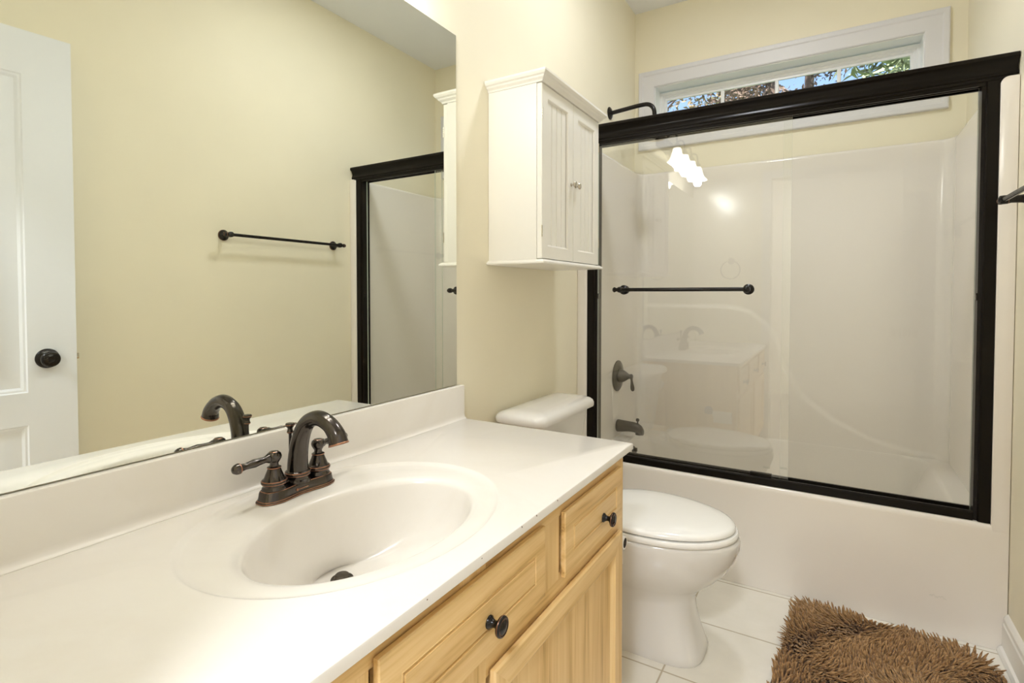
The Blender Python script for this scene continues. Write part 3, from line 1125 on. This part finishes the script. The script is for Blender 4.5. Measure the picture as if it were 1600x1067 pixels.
for d_, z in ((0.002, ZT - 0.007), (0.007, ZT - 0.002), (0.014, ZT), (0.030, ZT + 0.001), (0.042, ZT + 0.002)):
    row = []
    for p in plan:
        q = outset(p, d_)
        row.append((min(max(q[0], g), RW - g), min(q[1], YF - 0.001), z))
    rows.append(row)
loft(bm := B(), rows, False, False, False)
obj('surround_panel', bm, M['fiber'], tub, angle=60)
bm = B()
lathe(bm, [(0.036, 0), (0.036, 0.004), (0.030, 0.010), (0.010, 0.012), (0, 0.012)], (0.131, 2.665, 0.332), (1, 0, 0.16), 28)
box(bm, 0.140, 0.155, 2.661, 2.669, 0.340, 0.358, 0, 0.002)
obj('overflow_plate', bm, M['aged'], tub)
# scuff on the apron
bm = B()
rnd = random.Random(5)
for i in range(6):
    x = 1.300 + i * 0.0075
    z = 0.130 + 0.003 * sin(i * 2.1)
    tube(bm, [(x, TF - 0.0002, z), (x + 0.004, TF - 0.0002, z + 0.004), (x + 0.0075, TF - 0.0002, z - 0.001)], 0.0005, 6)
obj('scuff', bm, M['etch'], tub)

# ------------------------------------------------------------------ valve, spout, shower head
VYY = 2.667
val = thing('shower_valve', 'round dark bronze valve plate with lever on the shower end wall', 'shower valve', (IX, VYY, 0.723))
bm = B()
lathe(bm, [(0.080, 0.0), (0.080, 0.003), (0.076, 0.006), (0.060, 0.008), (0.056, 0.010), (0.046, 0.012), (0.040, 0.0125)], (IX, VYY, 0.723), (1, 0, 0), 48)
obj('escutcheon', bm, M['aged'], val)
bm = B()
lathe(bm, [(0.034, 0.010), (0.034, 0.022), (0.030, 0.034), (0.020, 0.050), (0.014, 0.058), (0.011, 0.064), (0.013, 0.068), (0.014, 0.075), (0.009, 0.081), (0, 0.082)], (IX, VYY, 0.723), (1, 0, 0), 32)
hb = obj('handle', bm, M['aged'], val)
bm = B()
lathe(bm, [(0.007, 0.008), (0.0055, 0.020), (0.007, 0.036), (0.0105, 0.054), (0.0100, 0.066), (0.006, 0.074), (0, 0.076)], (IX + 0.073, VYY, 0.723), (0.12, 0.0, -1), 20)
obj('lever', bm, M['aged'], hb)

spt = thing('tub_spout', 'dark bronze tub spout with a pull-up diverter on the shower end wall', 'tub spout', (IX, VYY, 0.462))
bm = B()
sp_rings = []
for k, (x, hz, hy, dz) in enumerate(((0, 0.030, 0.029, 0), (0.004, 0.033, 0.031, 0), (0.02, 0.031, 0.029, 0), (0.06, 0.027, 0.025, 0.002), (0.09, 0.026, 0.024, 0.001), (0.112, 0.026, 0.024, -0.004), (0.128, 0.024, 0.022, -0.012), (0.137, 0.016, 0.018, -0.020))):
    sp_rings.append([(IX + x, VYY + hy * cos(2 * pi * i / 28), 0.462 + dz + hz * sin(2 * pi * i / 28)) for i in range(28)])
loft(bm, sp_rings)
lathe(bm, [(0.019, 0), (0.019, 0.020), (0.015, 0.0201)], (IX + 0.116, VYY, 0.448), (0, 0, -1), 24)
obj('spout_body', bm, M['aged'], spt, angle=50)
bm = B()
lathe(bm, [(0.004, 0), (0.004, 0.010), (0.0085, 0.014), (0.0095, 0.020), (0.0065, 0.026), (0, 0.028)], (IX + 0.108, VYY, 0.484), (0, 0, 1), 18)
obj('diverter', bm, M['aged'], spt)

AY = 2.655
sh = thing('shower_fixture', 'bent dark shower arm with a head, above the sliding shower door', 'shower head', (0, AY, 2.087))
bm = B()
lathe(bm, [(0.032, 0.0), (0.032, 0.004), (0.024, 0.010), (0.014, 0.013), (0.011, 0.016)], (0, AY, 2.087), (1, 0, 0), 32)
obj('flange', bm, M['knob'], sh)
bm = B()
tube(bm, bez([(0.010, AY, 2.087), (0.08, AY, 2.093), (0.16, AY, 2.099), (0.205, AY, 2.096), (0.230, AY, 2.072), (0.236, AY, 2.035), (0.238, AY, 1.995)], 8), 0.0105, 16)
obj('arm', bm, M['knob'], sh)
bm = B()
lathe(bm, [(0.013, 0.0), (0.015, -0.012), (0.013, -0.022), (0.018, -0.034), (0.034, -0.052), (0.050, -0.066), (0.053, -0.074), (0.050, -0.080), (0.0, -0.082)], (0.238, AY, 2.000), (0, 0, 1), 36)
obj('spray_head', bm, M['nickel'], sh)

# ------------------------------------------------------------------ sliding shower door
sd = thing('shower_door', 'sliding glass shower door in a black bronze frame above the tub', 'shower door', (0.75, 2.29, LZ))
bm = B()
hp = [(2.262, 1.909), (2.258, 1.906), (2.257, 1.896), (2.260, 1.892), (2.264, 1.890), (2.268, 1.884), (2.273, 1.874), (2.275, 1.866), (2.273, 1.858), (2.270, 1.852), (2.268, 1.849), (2.268, 1.845), (2.2705, 1.843),
      (2.2705, 1.839), (2.268, 1.837), (2.268, 1.832), (2.271, 1.830), (2.271, 1.820), (2.278, 1.820), (2.278, 1.833), (2.298, 1.833), (2.298, 1.822), (2.303, 1.822), (2.303, 1.833), (2.322, 1.833), (2.322, 1.820), (2.330, 1.820), (2.330, 1.905), (2.326, 1.909)]
extrude_prof(bm, hp, g, RW - g, 'x')
obj('header_rail', bm, M['black'], sd, angle=30)
bm = B()
tp_ = [(2.266, LZ + 0.001), (2.266, LZ + 0.026), (2.270, LZ + 0.031), (2.276, LZ + 0.031), (2.279, LZ + 0.014), (2.289, LZ + 0.014), (2.291, LZ + 0.024), (2.300, LZ + 0.024), (2.302, LZ + 0.014), (2.312, LZ + 0.014), (2.315, LZ + 0.031), (2.324, LZ + 0.031), (2.328, LZ + 0.026), (2.328, LZ + 0.001)]
extrude_prof(bm, tp_, 0.088, RW - 0.090, 'x')
obj('bottom_track', bm, M['black'], sd, angle=30)
for s in (0, 1):
    bm = B()
    x0, x1 = (0.047, 0.089) if s == 0 else (RW - 0.089, RW - 0.047)
    fl = (lambda a: a) if s == 0 else (lambda a: RW - a)
    pr = [(fl(0.047), 2.262), (fl(0.076), 2.262), (fl(0.079), 2.266), (fl(0.080), 2.272), (fl(0.089), 2.274), (fl(0.089), 2.328), (fl(0.047), 2.328)]
    extrude_prof(bm, pr, LZ + 0.001, 1.829, 'z')
    jb = obj('side_jamb', bm, M['black'], sd, angle=30)
    bm = B(); box(bm, fl(0.089) - 0.004 * (1 if s else 0), fl(0.089) + 0.004 * (0 if s else 1), 2.272, 2.292, 1.128, 1.152, 0, 0.001)
    obj('bumper', bm, M['knob'], jb)


def panel(x0, x1, y0, y1, z0, z1, m):
    bm = B()
    fs = box(bm, x0, x1, y0, y1, z0, z1)
    for f in fs:
        n_ = f.normal
        f.normal_update()
        f.material_index = 0 if abs(f.normal.y) > 0.5 else 1
    return obj('glass_panel', bm, [m, M['glass_edge']], sd, smooth=False)


gp = panel(0.091, 0.868, 2.2805, 2.2865, LZ + 0.018, 1.826, M['glass'])
gi = panel(0.838, RW - 0.091, 2.3035, 2.3095, LZ + 0.018, 1.826, M['glass_inner'])
by = 2.222
for x in (0.214, 0.722):
    bm = B()
    lathe(bm, [(0.021, 0.0), (0.021, 0.004), (0.016, 0.008), (0.0095, 0.014), (0.0085, 0.040), (0.0120, 0.046), (0.0130, 0.055), (0.0120, 0.064), (0.006, 0.069), (0, 0.070)], (x, 2.2803, 1.168), (0, -1, 0), 28)
    obj('post', bm, M['knob'], gp, angle=45)
    bm = B()
    lathe(bm, [(0.006, 0.0), (0.006, 0.008), (0.019, 0.010), (0.019, 0.014), (0.014, 0.0155), (0, 0.016)], (x, 2.2867, 1.168), (0, 1, 0), 28)
    obj('washer', bm, M['aged'], gp)
bm = B()
tube(bm, [(0.196, by, 1.168), (0.735, by, 1.168)], 0.0078, 16)
lathe(bm, [(0.0078, 0), (0.011, 0.003), (0.0115, 0.008), (0.007, 0.013), (0, 0.014)], (0.197, by, 1.168), (-1, 0, 0), 18)
obj('towel_rail', bm, M['knob'], gp)
bm = B(); box(bm, 0.735, 0.812, 2.272, 2.292, LZ + 0.028, LZ + 0.044, 0, 0.002)
obj('door_guide', bm, M['black'], sd)
bm = B()
for x0 in (0.782,):
    box(bm, x0, x0 + 0.024, 2.2802, 2.2804, 0.470, 0.4725)
    box(bm, x0, x0 + 0.024, 2.2802, 2.2804, 0.4745, 0.4765)
obj('etched_label', bm, M['etch'], gp, smooth=False)
bm = B()
box(bm, 0.840, 0.864, 2.3032, 2.3034, 0.470, 0.4725)
box(bm, 0.840, 0.864, 2.3032, 2.3034, 0.4745, 0.4765)
obj('etched_label', bm, M['etch'], gi, smooth=False)

# ------------------------------------------------------------------ towel bar on the right wall, towel ring by the vanity
tb = thing('towel_bar', 'black bronze towel bar on the yellow right-hand wall', 'towel bar', (RW, 1.795, 1.43))
for y in (1.475, 2.125):
    bm = B()
    lathe(bm, [(0.026, 0.0), (0.026, 0.004, 1), (0.025, 0.005), (0.021, 0.010), (0.013, 0.015), (0.012, 0.020), (0.0105, 0.044), (0.0125, 0.050, 1), (0.0130, 0.051), (0.0135, 0.060), (0.0125, 0.069), (0.006, 0.073), (0, 0.074)], (RW, y, 1.43), (-1, 0, 0), 28)
    obj('post', bm, [M['knob'], M['copper']], tb, angle=45)
bm = B()
tube(bm, [(RW - 0.060, 1.455, 1.43), (RW - 0.060, 2.150, 1.43)], 0.0075, 16)
for y, s in ((1.455, -1), (2.150, 1)):
    lathe(bm, [(0.0075, -0.004), (0.0105, 0.0, 1), (0.0108, 0.002), (0.0105, 0.008), (0.007, 0.013, 1), (0.006, 0.0135), (0, 0.014)], (RW - 0.060, y, 1.43), (0, s, 0), 20)
obj('bar', bm, [M['knob'], M['copper']], tb, angle=45)

rg = thing('towel_ring', 'round metal towel ring on the near wall beside the vanity mirror', 'towel ring', (0.30, YN, 1.41))
bm = B()
lathe(bm, [(0.026, 0), (0.026, 0.004), (0.018, 0.010), (0.011, 0.015), (0.010, 0.040), (0.012, 0.046), (0.006, 0.052), (0, 0.053)], (0.30, YN, 1.415), (0, 1, 0), 24)
obj('post', bm, M['nickel'], rg)
bm = B()
tube(bm, [(0.30 + 0.072 * sin(2 * pi * i / 48), YN + 0.040, 1.343 + 0.072 * cos(2 * pi * i / 48)) for i in range(49)], 0.0045, 12, cap=False)
obj('ring', bm, M['nickel'], rg)

# ------------------------------------------------------------------ the open door
dr = bpy.data.objects.new('door_1', None)
dr.location = (1.411, 0.002, 0)
dr.rotation_euler = (0, 0, radians(4.6))
COL.objects.link(dr)
struct(dr, 'white panelled door standing open against the right-hand wall')
DW, DT, DH0, DH1 = 0.836, 0.035, 0.012, 2.040        # local: leaf along +y, room face at x=0, thickness to +x
bm = B()
pan = []
st, mid = 0.135, 0.12
cols = ((st, (DW - mid) / 2), ((DW + mid) / 2, DW - st))
rows_ = ((0.21, 0.70), (0.812, 1.892))
ys = sorted({0, DW, *[v for c in cols for v in c]})
zs_ = sorted({DH0, DH1, *[v for r in rows_ for v in r]})
for face_x, dirx in ((0.0, 1), (DT, -1)):
    for i in range(len(ys) - 1):
        for j in range(len(zs_) - 1):
            y0, y1, z0, z1 = ys[i], ys[i + 1], zs_[j], zs_[j + 1]
            if (y0, y1) in cols and (z0, z1) in rows_:
                def rg_(d, x):
                    return [(face_x + dirx * x, y0 + d, z0 + d), (face_x + dirx * x, y1 - d, z0 + d), (face_x + dirx * x, y1 - d, z1 - d), (face_x + dirx * x, y0 + d, z1 - d)]
                loft(bm, [rg_(0, 0), rg_(0.004, 0.004), (rg_(0.010, 0.005)), rg_(0.018, 0.010), rg_(0.040, 0.010), rg_(0.062, 0.003), ], True, False, True)
            else:
                bm.faces.new([bm.verts.new((face_x, y, z)) for y, z in ((y0, z0), (y1, z0), (y1, z1), (y0, z1))])
for a, b in (((0, DH0), (DW, DH0)), ((DW, DH0), (DW, DH1)), ((DW, DH1), (0, DH1)), ((0, DH1), (0, DH0))):
    bm.faces.new([bm.verts.new(p) for p in ((0, *a), (0, *b), (DT, *b), (DT, *a))])
bmesh.ops.remove_doubles(bm, verts=bm.verts[:], dist=1e-5)
obj('door_leaf', bm, M['door'], dr, angle=20, local=True)
for s in (-1, 1):
    bm = B()
    o = (0 if s < 0 else DT, DW - 0.083, 0.925)
    lathe(bm, [(0.034, 0.0), (0.034, 0.003), (0.030, 0.007), (0.018, 0.009), (0.0125, 0.012), (0.0115, 0.022), (0.014, 0.026), (0.0235, 0.031), (0.0275, 0.038), (0.0265, 0.045), (0.021, 0.049), (0.018, 0.0485), (0.016, 0.050), (0.010, 0.0515), (0.009, 0.0505), (0, 0.051)] if s < 0 else
          [(0.034, 0.0), (0.034, 0.003), (0.030, 0.007), (0.018, 0.009), (0.0125, 0.012), (0.0115, 0.022), (0.0235, 0.030), (0.0265, 0.040), (0.018, 0.047), (0, 0.048)], o, (s, 0, 0), 32)
    obj('door_knob', bm, M['knob'], dr, angle=50, local=True)
bm = B()
box(bm, DT / 2 - 0.012, DT / 2 + 0.012, DW - 0.001, DW + 0.0015, 0.897, 0.953)
box(bm, DT / 2 - 0.007, DT / 2 + 0.007, DW, DW + 0.010, 0.915, 0.935, 0, 0.002)
obj('latch', bm, M['nickel'], dr, local=True)

# ------------------------------------------------------------------ shag rug
rx, ry = 1.156, 1.775
ra = radians(-4.5)
RWX, RLY, RR = 0.285, 0.425, 0.10
rug = thing('bath_rug', 'brown shag bath rug on the white tiles in front of the tub', 'rug', (rx, ry, 0))
rug.rotation_euler = (0, 0, ra)
corner = {(1, 1): 0.15, (-1, 1): 0.05, (1, -1): 0.06, (-1, -1): 0.06}


def rug_sd(x, y):
    r = corner[(1 if x >= 0 else -1, 1 if y >= 0 else -1)]
    qx, qy = abs(x) - RWX + r, abs(y) - RLY + r
    return sqrt(max(qx, 0) ** 2 + max(qy, 0) ** 2) + min(max(qx, qy), 0) - r


bm = B()
pts = []
for (sx, sy, a0) in ((1, 1, 0), (-1, 1, 90), (-1, -1, 180), (1, -1, 270)):
    r = corner[(sx, sy)]
    for k in range(11):
        a = radians(a0 + 9 * k)
        pts.append((sx * (RWX - r) + r * cos(a), sy * (RLY - r) + r * sin(a)))
loft(bm, [[(x * s, y * s, z) for x, y in pts] for s, z in ((1, 0.0005), (1, 0.008), (0.98, 0.011))], True, True, True)
obj('backing', bm, M['rugback'], rug, local=True)
rnd = random.Random(11)
verts, faces = [], []


def field(x, y):
    a = 2.3 * sin(x * 9.0 + 1.3 * sin(y * 7.0)) + 1.6 * cos(y * 10.5 + 0.8 * sin(x * 11))
    k = 0.5 + 0.32 * sin(x * 17 + 2.2 * cos(y * 12.5)) + 0.32 * sin(y * 19 - 1.5 * sin(x * 15))
    k = max(0.0, min(1.0, k))
    k = k * k * (3 - 2 * k)
    return a, k


step = 0.0086
nx, ny = int(2 * RWX / step), int(2 * RLY / step)
for iy in range(ny + 1):
    for ix in range(nx + 1):
        x = -RWX + ix * step + rnd.uniform(-0.003, 0.003)
        y = -RLY + iy * step + rnd.uniform(-0.003, 0.003)
        sd_ = rug_sd(x, y)
        if sd_ > -0.002:
            continue
        a, k = field(x, y)
        a += rnd.gauss(0, 0.75 - 0.35 * k)
        lean = 0.005 + 0.030 * k + rnd.uniform(-0.004, 0.008)
        dx, dy = cos(a) * lean, sin(a) * lean
        if sd_ > -0.03:                       # edge tufts splay outwards
            e = 0.002
            gx_, gy_ = rug_sd(x + e, y) - rug_sd(x - e, y), rug_sd(x, y + e) - rug_sd(x, y - e)
            gl_ = sqrt(gx_ * gx_ + gy_ * gy_) + 1e-9
            f_ = (sd_ + 0.03) / 0.03 * 0.016
            dx, dy = dx * 0.5 + gx_ / gl_ * f_, dy * 0.5 + gy_ / gl_ * f_
        h = rnd.uniform(0.022, 0.036) - 0.010 * k
        r0 = rnd.uniform(0.0030, 0.0042)
        tw = rnd.uniform(0, 6.28)
        base = len(verts)
        for (t_, rr_) in ((0.0, 0.9), (0.4, 1.05), (0.75, 0.85), (0.97, 0.35)):
            cx = x + dx * t_ ** 1.6
            cy = y + dy * t_ ** 1.6
            cz = 0.010 + h * (t_ - 0.12 * t_ * t_ * k)
            for q in range(4):
                an = tw + q * pi / 2
                verts.append((cx + r0 * rr_ * cos(an), cy + r0 * rr_ * sin(an), cz))
        for j in range(3):
            for q in range(4):
                a_, b_ = base + j * 4 + q, base + j * 4 + (q + 1) % 4
                faces.append((a_, b_, b_ + 4, a_ + 4))
        faces.append(tuple(base + 12 + q for q in range(4)))
me = bpy.data.meshes.new('pile')
me.from_pydata(verts, [], faces)
me.materials.append(M['rug'])
me.polygons.foreach_set('use_smooth', [True] * len(me.polygons))
pile = bpy.data.objects.new('pile', me)
COL.objects.link(pile)
pile.parent = rug
pile['kind'] = 'stuff'

# ------------------------------------------------------------------ outside the window
bm = B(); box(bm, -40, 40, YF + TH + 0.02, 60, -0.7, -0.5)
struct(obj('ground', bm, M['grass']))


def tree(x, y, h, r, seed, leaf, label, crown0, crown_r, nleaf, size, kind='broad'):
    rnd = random.Random(seed)
    t = thing('tree', label, 'tree', (x, y, -0.5), 'trees outside the transom window')
    bm = B()
    lean = (rnd.uniform(-0.04, 0.04), rnd.uniform(-0.04, 0.04))
    pth = [(x + lean[0] * k * h / 8, y + lean[1] * k * h / 8, -0.5 + h * k / 8) for k in range(9)]
    tube(bm, pth, [r * (1 - 0.09 * k) for k in range(9)], 12)
    tips = []
    nb = 26
    for i in range(nb):
        f = crown0 + (0.97 - crown0) * (i + rnd.random()) / nb
        bz = -0.5 + h * f
        an = rnd.uniform(0, 2 * pi)
        ln = crown_r * rnd.uniform(0.55, 1.0) * (1.0 - 0.55 * max(0, (f - crown0) / (1 - crown0)))
        p0 = Vector((x + lean[0] * h * f, y + lean[1] * h * f, bz))
        drop = rnd.uniform(-0.15, 0.3) if kind == 'broad' else rnd.uniform(-0.25, 0.0)
        p1 = p0 + Vector((cos(an) * ln * 0.5, sin(an) * ln * 0.5, ln * 0.2 + drop * 0.4))
        p2 = p0 + Vector((cos(an) * ln, sin(an) * ln, ln * drop + (0.25 * ln if kind == 'broad' else 0)))
        br = r * 0.28 * (1.1 - f)
        tube(bm, bez([p0, p1, p2], 3), [br * (1 - 0.12 * k) for k in range(7)], 6)
        tips.append((p0, p1, p2))
    obj('trunk', bm, M['bark'], t)
    vs, fs = [], []
    off = Vector((x, y, -0.5))
    for i in range(nleaf):
        p0, p1, p2 = tips[rnd.randrange(nb)]
        s = rnd.uniform(0.25, 1.05)
        c = (p1.lerp(p2, (s - 0.5) * 2) if s > 0.5 else p0.lerp(p1, s * 2)) + Vector((rnd.gauss(0, .16), rnd.gauss(0, .16), rnd.gauss(0, .13))) - off
        d = Vector((rnd.gauss(0, 1), rnd.gauss(0, 1), rnd.gauss(-0.2, 0.7))).normalized()
        if kind == 'pine':
            d = ((p2 - p0).normalized() * 0.8 + Vector((rnd.gauss(0, .6), rnd.gauss(0, .6), rnd.gauss(0.1, .5)))).normalized()
        sd2 = d.cross(Vector((rnd.gauss(0, 1), rnd.gauss(0, 1), rnd.gauss(0, 1)))).normalized()
        ln = size * rnd.uniform(0.6, 1.3)
        wd = ln * (0.42 if kind == 'broad' else 0.09)
        b = len(vs)
        nrm = d.cross(sd2) * ln * 0.12
        vs += [c, c + d * ln * 0.5 + sd2 * wd * 0.5 + nrm, c + d * ln, c + d * ln * 0.5 - sd2 * wd * 0.5 + nrm]
        fs += [(b, b + 1, b + 2), (b, b + 2, b + 3)]
    me = bpy.data.meshes.new('foliage')
    me.from_pydata([tuple(v) for v in vs], [], fs)
    me.materials.append(M[leaf])
    o = bpy.data.objects.new('foliage', me)
    COL.objects.link(o)
    o.parent = t
    return t


tree(0.30, 9.0, 7.8, 0.17, 1, 'leaf_brown', 'brown tree with a thick trunk seen behind the middle panes', 0.22, 1.5, 8500, 0.10)
tree(1.55, 5.9, 6.5, 0.12, 2, 'leaf_green', 'green pine with long needles seen behind the rightmost pane', 0.2, 1.3, 9000, 0.22, 'pine')
tree(-0.95, 6.8, 6.4, 0.11, 3, 'leaf_tan', 'sparse tan-leaved tree seen behind the leftmost pane', 0.22, 1.3, 4500, 0.08)
tree(-1.25, 17.4, 11.0, 0.17, 4, 'leaf_olive', 'olive-green tree seen behind the second pane', 0.2, 1.7, 8000, 0.11)
tree(0.42, 13.6, 10.0, 0.17, 5, 'leaf_brown', 'brown bare-looking tree seen behind the third pane', 0.2, 2.0, 16000, 0.13)
